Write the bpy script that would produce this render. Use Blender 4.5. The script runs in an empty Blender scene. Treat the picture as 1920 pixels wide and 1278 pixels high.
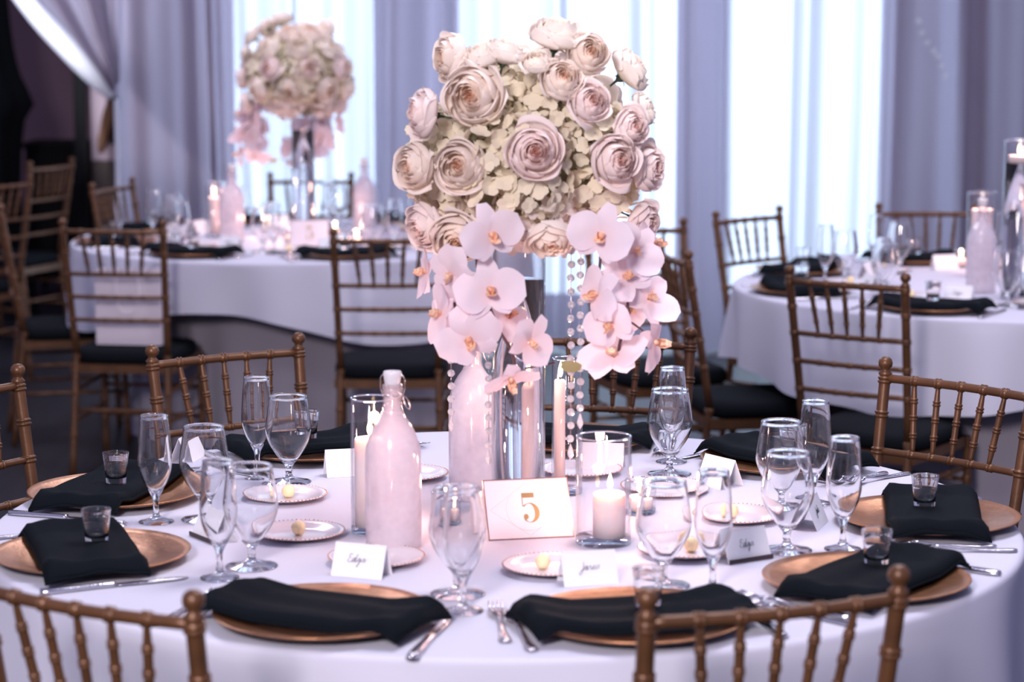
import bpy, math, random
from mathutils import Vector, Matrix

# ------------------------------------------------------------------ camera, world, lights
SC = bpy.context.scene
COL = SC.collection
PI = math.pi
F_PX, PITCH = 4407.0, math.radians(8.053)
CAM = Vector((0.013, -4.122, 1.6675))
TZ = 0.76                                   # table-top height
cam = bpy.data.cameras.new('camera'); cam_o = bpy.data.objects.new('camera', cam); COL.objects.link(cam_o)
cam_o.location = CAM; cam_o.rotation_euler = (PI/2 - PITCH, 0, 0)
cam.sensor_width = 36.0; cam.lens = F_PX/1920*36.0; cam.clip_end = 100
cam.dof.use_dof = True; cam.dof.focus_distance = 4.6; cam.dof.aperture_fstop = 3.6
SC.camera = cam_o
vs = SC.view_settings
SC.display_settings.display_device = 'sRGB'
vs.view_transform = 'Standard'; vs.look = 'None'; vs.gamma = 1.0; vs.use_curve_mapping = False
vs.exposure = 0.38
try:
    SC.cycles.transparent_max_bounces = 48; SC.cycles.max_bounces = 14; SC.cycles.transmission_bounces = 14
    SC.cycles.sample_clamp_indirect = 4.0; SC.cycles.caustics_reflective = False
except Exception: pass
W = bpy.data.worlds.new('room_ambient'); SC.world = W; W.use_nodes = True
bg = W.node_tree.nodes['Background']; bg.inputs[0].default_value = (0.56, 0.55, 0.92, 1); bg.inputs[1].default_value = 0.40

def area(name, loc, size, energy, color, target=(0, 0, 0.8)):
    l = bpy.data.lights.new(name, 'AREA'); l.shape = 'DISK'; l.size = size; l.energy = energy; l.color = color
    o = bpy.data.objects.new(name, l); COL.objects.link(o); o.location = loc
    o.rotation_euler = (Vector(target) - Vector(loc)).to_track_quat('-Z', 'Y').to_euler(); return o
area('front_fill', (-1.2, -5.2, 3.1), 1.0, 215, (1.0, .91, .95), (0, 0.0, 1.1))  # added soft fill from behind the camera for flowers and cards
area('ceiling_lamp', (0.6, 0.3, 3.5), 1.2, 48, (.93, .90, 1.0), (0, 0.1, 0.76))
area('ceiling_lamp', (-1.5, 4.8, 3.6), 1.2, 44, (.92, .88, 1.0), (-0.9, 5.0, 0.76))
area('ceiling_lamp', (1.9, 3.0, 3.6), 1.2, 42, (.92, .88, 1.0), (1.7, 3.5, 0.76))
sl = bpy.data.lights.new('swag_fill_spot', 'SPOT'); sl.energy = 800; sl.color = (.88, .93, 1.0); sl.spot_size = .33; sl.spot_blend = .5; sl.shadow_soft_size = .08  # added spot that brightens the tied-back swag and its tail
so_ = bpy.data.objects.new('swag_fill_spot', sl); COL.objects.link(so_); so_.location = (-3.3, 4.6, 2.7)
so_.rotation_euler = (Vector((-2.25, 7.15, 1.75))-so_.location).to_track_quat('-Z', 'Y').to_euler()

def P(px, py, z=None, y=None):
    """world point on the plane z (height) or y (depth) along the view ray of a photo pixel"""
    u = (px-960)/F_PX; v = (639-py)/F_PX
    d = Vector((u, math.cos(PITCH)+v*math.sin(PITCH), -math.sin(PITCH)+v*math.cos(PITCH)))
    t = (z-CAM.z)/d.z if z is not None else (y-CAM.y)/d.y
    return CAM + d*t

# ------------------------------------------------------------------ materials
MATS = {}
def newmat(name):
    m = bpy.data.materials.new(name); m.use_nodes = True; nt = m.node_tree; nt.nodes.clear()
    out = nt.nodes.new('ShaderNodeOutputMaterial'); MATS[name] = m
    return m, nt, out
def N(nt, typ, **kw):
    n = nt.nodes.new(typ)
    for k, v in kw.items():
        if k.startswith('i_'):
            key = k[2:]; key = int(key) if key.isdigit() else key.replace('_', ' ')
            n.inputs[key].default_value = v
        else: setattr(n, k, v)
    return n
def col(c): return (c[0], c[1], c[2], 1)
def pbr(name, c, rough=.5, metal=0, noise=0, nscale=30, c2=None, bump=0, bscale=60, spec=.5, emit=None, es=0, coat=0, coords='Object', stretch=None):
    m, nt, out = newmat(name)
    b = N(nt, 'ShaderNodeBsdfPrincipled'); nt.links.new(b.outputs[0], out.inputs[0])
    b.inputs['Base Color'].default_value = col(c); b.inputs['Roughness'].default_value = rough
    b.inputs['Metallic'].default_value = metal; b.inputs['Specular IOR Level'].default_value = spec
    b.inputs['Coat Weight'].default_value = coat
    if emit: b.inputs['Emission Color'].default_value = col(emit); b.inputs['Emission Strength'].default_value = es
    tc = N(nt, 'ShaderNodeTexCoord'); mp = N(nt, 'ShaderNodeMapping')
    nt.links.new(tc.outputs[coords], mp.inputs[0])
    if stretch: mp.inputs['Scale'].default_value = stretch
    if c2:
        nz = N(nt, 'ShaderNodeTexNoise', i_Scale=nscale, i_Detail=4.0); nt.links.new(mp.outputs[0], nz.inputs[0])
        r = N(nt, 'ShaderNodeValToRGB'); r.color_ramp.elements[0].position = .35; r.color_ramp.elements[1].position = .68
        r.color_ramp.elements[0].color = col(c); r.color_ramp.elements[1].color = col(c2)
        nt.links.new(nz.outputs[0], r.inputs[0]); nt.links.new(r.outputs[0], b.inputs['Base Color'])
    if bump:
        nb = N(nt, 'ShaderNodeTexNoise', i_Scale=bscale, i_Detail=3.0); nt.links.new(mp.outputs[0], nb.inputs[0])
        bp = N(nt, 'ShaderNodeBump', i_Strength=bump, i_Distance=.002); nt.links.new(nb.outputs[0], bp.inputs['Height'])
        nt.links.new(bp.outputs[0], b.inputs['Normal'])
    return m
def glassmat(name, c=(1, 1, 1), rough=0, ior=1.45):
    m, nt, out = newmat(name)
    g = N(nt, 'ShaderNodeBsdfGlass', i_Roughness=rough, i_IOR=ior); g.inputs[0].default_value = col(c)
    nt.links.new(g.outputs[0], out.inputs[0]); return m
def thinglass(name, tint=(.97, .97, .98), ior=1.5):
    m, nt, out = newmat(name)
    t = N(nt, 'ShaderNodeBsdfTransparent'); t.inputs[0].default_value = col(tint)
    g = N(nt, 'ShaderNodeBsdfGlossy', i_Roughness=.02); lw = N(nt, 'ShaderNodeLayerWeight', i_Blend=.5)
    pw = N(nt, 'ShaderNodeMath', operation='POWER'); pw.inputs[1].default_value = 3.6 if ior < 1.6 else 2.2
    f = N(nt, 'ShaderNodeMath', operation='MULTIPLY_ADD'); f.inputs[1].default_value = .9; f.inputs[2].default_value = .035
    nt.links.new(lw.outputs['Facing'], pw.inputs[0]); nt.links.new(pw.outputs[0], f.inputs[0])
    mx = N(nt, 'ShaderNodeMixShader')
    nt.links.new(f.outputs[0], mx.inputs[0]); nt.links.new(t.outputs[0], mx.inputs[1]); nt.links.new(g.outputs[0], mx.inputs[2])
    nt.links.new(mx.outputs[0], out.inputs[0]); return m
def sheet(name, c, trans=.4, transp=0.0, c2=None, rough=.9, weave=0):
    """thin cloth or petal: diffuse + translucent (+ a little see-through)"""
    m, nt, out = newmat(name)
    d = N(nt, 'ShaderNodeBsdfDiffuse'); t = N(nt, 'ShaderNodeBsdfTranslucent')
    d.inputs[0].default_value = col(c); t.inputs[0].default_value = col(c)
    mx = N(nt, 'ShaderNodeMixShader'); mx.inputs[0].default_value = trans
    nt.links.new(d.outputs[0], mx.inputs[1]); nt.links.new(t.outputs[0], mx.inputs[2])
    if c2:                                          # colour runs from the flower's heart outwards
        tc = N(nt, 'ShaderNodeTexCoord'); sx = N(nt, 'ShaderNodeSeparateXYZ'); nt.links.new(tc.outputs['Object'], sx.inputs[0])
        cx = N(nt, 'ShaderNodeCombineXYZ'); nt.links.new(sx.outputs[0], cx.inputs[0]); nt.links.new(sx.outputs[1], cx.inputs[1])
        ln = N(nt, 'ShaderNodeVectorMath', operation='LENGTH'); nt.links.new(cx.outputs[0], ln.inputs[0])
        r = N(nt, 'ShaderNodeValToRGB'); e = r.color_ramp.elements
        e[0].position = c2[0][0]; e[0].color = col(c2[0][1]); e[1].position = c2[-1][0]; e[1].color = col(c2[-1][1])
        for p_, cc in c2[1:-1]: k = e.new(p_); k.color = col(cc)
        mu = N(nt, 'ShaderNodeMath', operation='MULTIPLY'); mu.inputs[1].default_value = 20.0
        nt.links.new(ln.outputs['Value'], mu.inputs[0]); nt.links.new(mu.outputs[0], r.inputs[0])
        nt.links.new(r.outputs[0], d.inputs[0]); nt.links.new(r.outputs[0], t.inputs[0])
    last = mx
    if transp:
        tr = N(nt, 'ShaderNodeBsdfTransparent'); m2 = N(nt, 'ShaderNodeMixShader'); m2.inputs[0].default_value = transp
        nt.links.new(mx.outputs[0], m2.inputs[1]); nt.links.new(tr.outputs[0], m2.inputs[2]); last = m2
    nt.links.new(last.outputs[0], out.inputs[0]); return m
def emat(name, c, s):
    m, nt, out = newmat(name); e = N(nt, 'ShaderNodeEmission', i_Strength=s); e.inputs[0].default_value = col(c)
    nt.links.new(e.outputs[0], out.inputs[0]); return m

pbr('linen', (.60, .59, .68), .85, bump=.15, bscale=900, spec=.2)
pbr('shaded_linen', (.34, .31, .36), .9, spec=.1)  # white skirt cloth greyed, shade below the overlay put into the colour
pbr('napkin', (.0045, .0065, .0095), .9, bump=.3, bscale=500, spec=.08)
pbr('gold_charger', (.40, .180, .080), .32, metal=.9, c2=(.55, .265, .135), nscale=45, bump=.25, bscale=160)
pbr('chair_gold', (.135, .058, .024), .38, metal=.3, c2=(.095, .041, .017), nscale=22, bump=.15, bscale=120, spec=.45)
pbr('cushion', (.005, .0065, .009), .85, spec=.1)
pbr('porcelain', (.74, .66, .69), .12, spec=.6, coat=.3, bump=.12, bscale=260)
pbr('copper_rim', (.72, .38, .27), .25, metal=.9)
pbr('butter', (.90, .72, .42), .5, bump=.6, bscale=180)
pbr('steel', (.62, .60, .64), .16, metal=1, bump=.2, bscale=140)
pbr('card', (.83, .81, .84), .7)
pbr('ink', (.05, .045, .07), .6)
pbr('dark_band', (.05, .03, .035), .6)
pbr('number_card', (.78, .66, .69), .35, spec=.5)
pbr('gold_foil', (.60, .38, .16), .35, metal=.8)
pbr('pale_foil', (.80, .66, .62), .4)
pbr('wick', (.03, .02, .02), .9)
pbr('ceramic', (.75, .70, .72), .25)
pbr('wire', (.55, .48, .48), .25, metal=1)
pbr('stem_green', (.035, .055, .035), .7, c2=(.06, .09, .045), nscale=60)
pbr('stem_brown', (.10, .045, .05), .6)
pbr('leaf_olive', (.36, .28, .12), .5)
pbr('foam', (.34, .30, .20), .9, c2=(.16, .17, .09), nscale=40)
pbr('floor_wood', (.010, .010, .014), .42, c2=(.018, .017, .023), nscale=6, stretch=(6, .6, 1))
pbr('wall_paint', (.30, .24, .29), .9)
pbr('mauve_wall', (.20, .125, .155), .9, c2=(.23, .145, .18), nscale=2)
pbr('black_drape', (.006, .008, .010), .9, spec=.1)
pbr('black_wood', (.003, .003, .004), .6, spec=.1)
pbr('brown_wood', (.055, .035, .03), .5)
pbr('canvas', (.52, .40, .46), .8)
pbr('canvas_brown', (.22, .11, .06), .8)
pbr('paper_bag', (.72, .64, .70), .8)
pbr('cord', (.80, .74, .80), .7)
glassmat('glass', (1, 1, 1), 0, 1.47)
glassmat('water', (1, 1, 1), 0, 1.33)
thinglass('thin_glass')
thinglass('thin_base', (.80, .84, .90), 1.9)
m, nt, out = newmat('frosted')               # cold bottle misted with condensation
tb = N(nt, 'ShaderNodeBsdfTranslucent'); tb.inputs[0].default_value = (.95, .90, .94, 1)
df = N(nt, 'ShaderNodeBsdfDiffuse'); df.inputs[0].default_value = (.93, .88, .93, 1)
gl = N(nt, 'ShaderNodeBsdfGlossy', i_Roughness=.10); tr = N(nt, 'ShaderNodeBsdfTransparent'); tr.inputs[0].default_value = (.97, .95, .97, 1)
m1 = N(nt, 'ShaderNodeMixShader'); m1.inputs[0].default_value = .45
tc = N(nt, 'ShaderNodeTexCoord'); nz = N(nt, 'ShaderNodeTexNoise', i_Scale=14.0, i_Detail=3.0); nt.links.new(tc.outputs['Object'], nz.inputs[0])
mr = N(nt, 'ShaderNodeMapRange'); mr.inputs[1].default_value = .35; mr.inputs[2].default_value = .65; mr.inputs[3].default_value = .42; mr.inputs[4].default_value = .72
sx = N(nt, 'ShaderNodeSeparateXYZ'); nt.links.new(tc.outputs['Object'], sx.inputs[0])
ng = N(nt, 'ShaderNodeMapRange'); ng.inputs[1].default_value = .19; ng.inputs[2].default_value = .24; ng.inputs[3].default_value = 1.0; ng.inputs[4].default_value = .35
mu = N(nt, 'ShaderNodeMath', operation='MULTIPLY'); nt.links.new(nz.outputs[0], mr.inputs[0]); nt.links.new(sx.outputs[2], ng.inputs[0])
nt.links.new(mr.outputs[0], mu.inputs[0]); nt.links.new(ng.outputs[0], mu.inputs[1])
m2 = N(nt, 'ShaderNodeMixShader'); nt.links.new(mu.outputs[0], m2.inputs[0])
m3 = N(nt, 'ShaderNodeMixShader'); lw = N(nt, 'ShaderNodeLayerWeight', i_Blend=.25)
nt.links.new(tb.outputs[0], m1.inputs[1]); nt.links.new(df.outputs[0], m1.inputs[2])
nt.links.new(tr.outputs[0], m2.inputs[1]); nt.links.new(m1.outputs[0], m2.inputs[2])
m4 = N(nt, 'ShaderNodeMath', operation='MULTIPLY_ADD'); m4.inputs[1].default_value = .35; m4.inputs[2].default_value = .03
nt.links.new(lw.outputs['Facing'], m4.inputs[0]); nt.links.new(m4.outputs[0], m3.inputs[0]); nt.links.new(m2.outputs[0], m3.inputs[1]); nt.links.new(gl.outputs[0], m3.inputs[2])
nt.links.new(m3.outputs[0], out.inputs[0])
m, nt, out = newmat('crystal')
g1 = N(nt, 'ShaderNodeBsdfGlass', i_IOR=1.6, i_Roughness=.0); g2 = N(nt, 'ShaderNodeBsdfDiffuse'); g2.inputs[0].default_value = (.95, .92, .95, 1)
g3 = N(nt, 'ShaderNodeBsdfTranslucent'); g3.inputs[0].default_value = (.95, .92, .95, 1)
ma = N(nt, 'ShaderNodeMixShader'); mb = N(nt, 'ShaderNodeMixShader'); mb.inputs[0].default_value = .38
nt.links.new(g2.outputs[0], ma.inputs[1]); nt.links.new(g3.outputs[0], ma.inputs[2]); nt.links.new(g1.outputs[0], mb.inputs[1]); nt.links.new(ma.outputs[0], mb.inputs[2]); nt.links.new(mb.outputs[0], out.inputs[0])
def sheer(name, c, trans, t0, t1):
    """sheer cloth: open weave seen square-on, denser where a fold is seen edge-on"""
    m, nt, out = newmat(name)
    d = N(nt, 'ShaderNodeBsdfDiffuse'); t = N(nt, 'ShaderNodeBsdfTranslucent'); d.inputs[0].default_value = col(c); t.inputs[0].default_value = col(c)
    mx = N(nt, 'ShaderNodeMixShader'); mx.inputs[0].default_value = trans
    nt.links.new(d.outputs[0], mx.inputs[1]); nt.links.new(t.outputs[0], mx.inputs[2])
    lw = N(nt, 'ShaderNodeLayerWeight', i_Blend=.5); r = N(nt, 'ShaderNodeMapRange')
    r.inputs[1].default_value = .0; r.inputs[2].default_value = .85; r.inputs[3].default_value = t0; r.inputs[4].default_value = t1
    nt.links.new(lw.outputs['Facing'], r.inputs[0])
    tr = N(nt, 'ShaderNodeBsdfTransparent'); m2 = N(nt, 'ShaderNodeMixShader')
    nt.links.new(r.outputs[0], m2.inputs[0]); nt.links.new(mx.outputs[0], m2.inputs[1]); nt.links.new(tr.outputs[0], m2.inputs[2]); nt.links.new(m2.outputs[0], out.inputs[0])
sheer('curtain', (.37, .325, .405), .60, .27, .015)
sheet('swag', (.86, .86, .92), .5, .05)  # hem and tail cloth, whiter: the light on them is put into the colour
RC = [(0.0, (.92, .56, .38)), (.16, (.94, .72, .58)), (.36, (.95, .81, .70)), (1.0, (.95, .84, .76))]
sheet('rose_blush', (.9, .75, .7), .28, c2=RC)
sheet('rose_cream', (.9, .8, .7), .28, c2=[(0.0, (.93, .72, .56)), (.2, (.95, .84, .73)), (.5, (.95, .86, .76)), (1.0, (.94, .84, .76))])
sheet('rose_pink', (.9, .7, .7), .28, c2=[(0.0, (.92, .55, .46)), (.18, (.94, .72, .66)), (.4, (.95, .79, .74)), (1.0, (.94, .81, .77))])
sheet('hydrangea', (.88, .79, .62), .28)
sheet('hydrangea_pink', (.91, .80, .74), .28)
sheet('orchid', (.90, .77, .81), .34, c2=[(0.0, (.84, .55, .50)), (.12, (.90, .74, .77)), (.5, (.90, .78, .83)), (1.0, (.91, .80, .86))])
pbr('orchid_lip', (.72, .30, .20), .5, c2=(.92, .74, .50), nscale=160)
m = pbr('wax_pink', (.92, .72, .66), .5, emit=(1.0, .45, .25), es=0.0)
pbr('wax', (.92, .80, .76), .5)
m, nt, out = newmat('wax_glow')              # candle wax lit from inside by its own flame
b = N(nt, 'ShaderNodeBsdfPrincipled'); b.inputs['Base Color'].default_value = (.92, .76, .72, 1); b.inputs['Roughness'].default_value = .5
b.inputs['Subsurface Weight'].default_value = .6; b.inputs['Subsurface Radius'].default_value = (.03, .015, .008); b.inputs['Subsurface Scale'].default_value = 1.0
nt.links.new(b.outputs[0], out.inputs[0])
emat('flame', (1.0, .66, .34), 14)
emat('window_day', (.60, .78, 1.0), 4.4)
for mm in MATS.values(): mm.use_backface_culling = False
M = MATS

# ------------------------------------------------------------------ mesh helpers
def mesh(name, vf, mat, smooth=True):
    v, f = vf
    me = bpy.data.meshes.new(name); me.from_pydata([tuple(q) for q in v], [], f); me.materials.append(M[mat])
    me.polygons.foreach_set('use_smooth', [smooth]*len(me.polygons)); me.update()
    return me
def obj(name, vf, mat, parent=None, smooth=True, loc=None, rot=None):
    me = vf if isinstance(vf, bpy.types.Mesh) else mesh(name, vf, mat, smooth)
    o = bpy.data.objects.new(name, me); COL.objects.link(o)
    if parent: o.parent = parent
    if loc is not None: o.location = loc
    if rot is not None: o.rotation_euler = rot
    return o
def tag(o, label, cat, group=None):
    o['label'] = label; o['category'] = cat
    if group: o['group'] = group
    return o
def thing(name, label, cat, loc=(0, 0, 0), rz=0, group=None):
    o = bpy.data.objects.new(name, None); COL.objects.link(o); o.location = loc; o.rotation_euler = (0, 0, rz)
    o.empty_display_size = .05
    return tag(o, label, cat, group)
def struct(o): o['kind'] = 'structure'; return o
def dup(root, loc=None, rz=None, label=None, group=None):
    def cp(o, par):
        c = o.copy(); COL.objects.link(c)
        if par: c.parent = par
        for ch in o.children: cp(ch, c)
        return c
    r = cp(root, None)
    if loc is not None: r.location = loc
    if rz is not None: r.rotation_euler = (0, 0, rz)
    if label: r['label'] = label
    if group: r['group'] = group
    return r
def join(*vfs):
    V, Fc = [], []
    for v, f in vfs:
        k = len(V); V += [tuple(q) for q in v]; Fc += [tuple(i+k for i in q) for q in f]
    return V, Fc
def xf(vf, M4): return [tuple(M4 @ Vector(q)) for q in vf[0]], vf[1]
def box(x0, x1, y0, y1, z0, z1):
    v = [(x, y, z) for x in (x0, x1) for y in (y0, y1) for z in (z0, z1)]
    return v, [(0, 1, 3, 2), (4, 6, 7, 5), (0, 4, 5, 1), (2, 3, 7, 6), (0, 2, 6, 4), (1, 5, 7, 3)]
def lathe(prof, seg=32):
    """profile of (r, z); r=0 ends are capped"""
    v, f, rings = [], [], []
    for r, z in prof:
        if r < 1e-6: rings.append([len(v)]); v.append((0, 0, z))
        else:
            rings.append(list(range(len(v), len(v)+seg)))
            v += [(r*math.cos(2*PI*i/seg), r*math.sin(2*PI*i/seg), z) for i in range(seg)]
    for a, b in zip(rings, rings[1:]):
        if len(a) == 1 and len(b) == 1: continue
        for i in range(seg):
            j = (i+1) % seg
            if len(a) == 1: f.append((a[0], b[j], b[i]))
            elif len(b) == 1: f.append((a[i], a[j], b[0]))
            else: f.append((a[i], a[j], b[j], b[i]))
    return v, f
def spline(pts, n=6):
    """Catmull-Rom through tuples"""
    out = []; k = len(pts)
    for i in range(k-1):
        p0, p1, p2, p3 = pts[max(i-1, 0)], pts[i], pts[i+1], pts[min(i+2, k-1)]
        for j in range(n):
            t = j/n
            out.append(tuple(.5*((2*b)+(c-a)*t+(2*a-5*b+4*c-d)*t*t+(3*b-a-3*c+d)*t**3) for a, b, c, d in zip(p0, p1, p2, p3)))
    out.append(tuple(pts[-1])); return out
def tube(pts, rad, seg=8, cap=True):
    pts = [Vector(p) for p in pts]; n = len(pts); v, f = [], []
    rs = [rad]*n if not hasattr(rad, '__len__') else rad
    prev = None
    for i, p in enumerate(pts):
        t = (pts[min(i+1, n-1)]-pts[max(i-1, 0)]).normalized()
        if prev is None:
            a = Vector((1, 0, 0)) if abs(t.x) < .9 else Vector((0, 1, 0)); nx = t.cross(a).normalized()
        else: nx = (prev - t*prev.dot(t)).normalized()
        prev = nx; ny = t.cross(nx)
        v += [tuple(p+(nx*math.cos(2*PI*k/seg)+ny*math.sin(2*PI*k/seg))*rs[i]) for k in range(seg)]
    for i in range(n-1):
        for k in range(seg):
            j = (k+1) % seg; f.append((i*seg+k, i*seg+j, (i+1)*seg+j, (i+1)*seg+k))
    if cap: f.append(tuple(reversed(range(seg)))); f.append(tuple(range((n-1)*seg, n*seg)))
    return v, f
def grid(nu, nv, fn, closeu=False):
    v = [fn(i/(nu-1) if not closeu else i/nu, j/(nv-1)) for j in range(nv) for i in range(nu)]
    f = []
    for j in range(nv-1):
        for i in range(nu if closeu else nu-1):
            k = (i+1) % nu; f.append((j*nu+i, j*nu+k, (j+1)*nu+k, (j+1)*nu+i))
    return v, f
def ball(r, seg=12, rings=8, c=(0, 0, 0)):
    return xf(lathe([(r*math.sin(PI*i/rings), -r*math.cos(PI*i/rings)) for i in range(rings+1)], seg), Matrix.Translation(c))
def prism(outline, z0, z1):
    n = len(outline); v = [(x, y, z0) for x, y in outline]+[(x, y, z1) for x, y in outline]
    f = [tuple(reversed(range(n))), tuple(range(n, 2*n))]+[(i, (i+1) % n, n+(i+1) % n, n+i) for i in range(n)]
    return v, f

# ------------------------------------------------------------------ the setting
YC = 7.20                                           # curtain line
fl = struct(obj('floor', box(-9, 7, -7, 11, -.1, 0), 'floor_wood', smooth=False))
WIN = [(-1.46, -.66), (-.30, .90), (1.08, 1.96)]     # window openings in the back wall (x)
YB, WZ0, WZ1, HT = 8.0, .15, 3.4, 4.4
parts = []; xs = [-1.98]+[q for w in WIN for q in w]+[5.5]
for a, b in zip(xs[0::2], xs[1::2]): parts.append(box(a, b, YB, YB+.2, 0, HT))
for a, b in WIN: parts += [box(a, b, YB, YB+.2, 0, WZ0), box(a, b, YB, YB+.2, WZ1, HT)]
struct(obj('wall_back', join(*parts), 'wall_paint', smooth=False))
for i, (a, b) in enumerate(WIN):
    w = struct(obj('window_%d' % (i+1), box(a, b, YB+.12, YB+.13, WZ0, WZ1), 'window_day', smooth=False))
    fr_ = [box(a, a+.04, YB+.05, YB+.11, WZ0, WZ1), box(b-.04, b, YB+.05, YB+.11, WZ0, WZ1),
           box(a, b, YB+.05, YB+.11, WZ1-.04, WZ1), box(a, b, YB+.05, YB+.11, WZ0, WZ0+.04)]
    obj('window_frame', join(*fr_), 'wall_paint', w, False)
struct(obj('wall_left', box(-9, -1.9, 10.6, 10.8, 0, HT), 'mauve_wall', smooth=False))
struct(obj('wall_side', box(-1.98, -1.88, 8.2, 10.6, 0, HT), 'mauve_wall', smooth=False))

def curtain_panel(x0, x1, seed, label, ybase=YC, flare=0):
    rnd = random.Random(seed); L = x1-x0
    fr = [(rnd.uniform(.8, 1.2)*2*PI/.21, rnd.random()*6, .042), (rnd.uniform(.8, 1.2)*2*PI/.43, rnd.random()*6, .060),
          (rnd.uniform(.85, 1.2)*2*PI/.11, rnd.random()*6, .014)]
    def fn(u, v):
        z = .01+v*4.2; x = x0+u*L
        sw = 1-.35*v
        y = ybase+sum(a*math.sin(k*x+p+.25*math.sin(z*1.3+p)) for k, p, a in fr)*sw
        x2 = x+.03*math.sin(fr[1][0]*x+fr[1][1]+1.3)+.012*math.sin(z*1.1+3*x)
        return (x2, y, z)
    o = obj('curtain', grid(int(L*110), 22, fn), 'curtain')
    return tag(o, label, 'curtain', None)
def cx(px): return P(px, 300, y=YC).x
curtain_panel(cx(226), cx(400), 3, 'dim grey-lavender sheer curtain panel beside the tied-back swag')
curtain_panel(cx(392), cx(745), 5, 'bright backlit sheer curtain panel behind the far flower centrepiece')
curtain_panel(cx(738), cx(1300), 9, 'wide backlit sheer curtain panel behind the number five table')
curtain_panel(cx(1290), cx(1690), 11, 'brightest sheer curtain panel, behind chair with both finials against window glow')
curtain_panel(cx(1682), cx(2240), 14, 'dim mauve sheer curtain panel beside the tall floating-candle cylinder')

# tied-back swag and its lower tail
A0 = [P(px, py, y=YC-.02) for px, py in ((-40, -120), (60, 12), (130, 90), (185, 150), (214, 180))]
B0 = [P(px, py, y=YC-.02) for px, py in ((226, -160), (226, -60), (226, 40), (227, 100), (226, 150))]
sa, sb = spline([tuple(p) for p in A0], 5), spline([tuple(p) for p in B0], 5)
def swag_fn(u, v):
    k = min(int(v*(len(sa)-1)), len(sa)-1); a, b = Vector(sa[k]), Vector(sb[k])
    p = a.lerp(b, u); amp = .07*(1-.6*v)
    p.y += amp*math.sin(u*17+1.2*v)+.03*math.sin(u*33+2)-.10*math.sin(PI*u)
    return tuple(p)
sg = thing('tied_back_curtain', 'white sheer curtain swept up and tied back above the side room opening', 'curtain', (0, 0, 0))
obj('swag', grid(60, 21, swag_fn), 'curtain', sg)
hem = [Vector(a)+Vector((0, -.05, 0)) for a in sa]
obj('hem', tube([tuple(h) for h in hem], [.010+.042*math.sin(PI*min(1, .15+i/(len(hem)-1)*.78)) for i in range(len(hem))], 8), 'swag', sg)
def tail_fn(u, v):
    top, bot = P(221, 185, y=YC), P(210, 430, y=YC)
    w = .012+.055*max(0, v-.4)/.6
    return (top.x+(bot.x-top.x)*max(0, v-.3)+(u-.5)*2*w, YC-.05+.02*math.sin(u*9), top.z+(0.0-top.z)*v)
obj('tail', grid(12, 20, tail_fn), 'swag', sg)

# side room: post, drape, picture, low furniture
p = P(153, 300, y=8.4)
tag(obj('post', box(p.x-.03, p.x+.03, 8.37, 8.43, 0, 4.0), 'black_wood', smooth=False), 'thin black upright post in the side room', 'post')
def bd(u, v):
    z = 3.2*(1-v); a = 2*PI*u
    pts = spline([(3.2, .30), (1.75, .33), (1.3, .39), (1.18, .47), (1.05, .40), (.6, .37), (0.0, .45)], 8)
    r = .3
    for (z0, r0), (z1, r1) in zip(pts, pts[1:]):
        if z1 <= z <= z0: r = r1+(r0-r1)*(z-z1)/max(1e-6, z0-z1)
    r += .02*math.sin(9*a+z)
    return (r*math.cos(a), .25*math.sin(a)*r/.3, z)
bx_ = P(-100, 200, y=8.7)
tag(obj('black_drape', grid(48, 40, bd, True), 'black_drape', loc=(bx_.x, 8.7, 0)), 'black cloth hanging with a gathered bulge before the mauve wall', 'drape')
q0, q1 = P(168, 110, y=8.8), P(228, 300, y=8.8)
pic = thing('picture', 'pale mauve picture with brown curved brush shape on a side room panel', 'picture', (0, 0, 0))
obj('canvas', box(q0.x, q1.x+.12, 8.8, 8.83, q1.z, q0.z+.1), 'canvas', pic, False)
c0 = P(212, 175, y=8.78); c1 = P(200, 235, y=8.78); c2_ = P(187, 285, y=8.78)
obj('brush_shape', tube(spline([tuple(c0), tuple(c1), tuple(c2_)], 8), [.012, .016, .02, .024, .03, .034, .036, .036, .034, .034, .03, .03, .03, .025, .02, .015, .01], 8), 'canvas_brown', pic)
c0 = P(218, 180, y=8.78); c1 = P(214, 230, y=8.78); c2_ = P(216, 270, y=8.78)
obj('brush_shape', tube(spline([tuple(c0), tuple(c1), tuple(c2_)], 8), .03, 8), 'black_wood', pic)
obj('panel', box(q0.x, q1.x+.12, 8.8, 8.9, 0, q1.z-.001), 'brown_wood', pic, False)
s0 = P(85, 268, y=9.6); s1 = P(146, 420, y=9.6)
sf = thing('sideboard', 'low black sideboard standing against the mauve wall', 'sideboard', ((s0.x+s1.x)/2, 9.6, 0))
hw = (s1.x-s0.x)/2+.12
obj('body', box(-hw, hw, 0, .4, .1, s0.z-.03), 'black_wood', sf, False)
obj('top', box(-hw-.02, hw+.02, -.02, .42, s0.z-.03, s0.z), 'black_wood', sf, False)
for sx in (-1, 1):
    for sy in (.03, .37): obj('leg', box(sx*hw-.02*sx-.015, sx*hw-.02*sx+.015, sy-.015, sy+.015, 0, .1), 'black_wood', sf, False)

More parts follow.
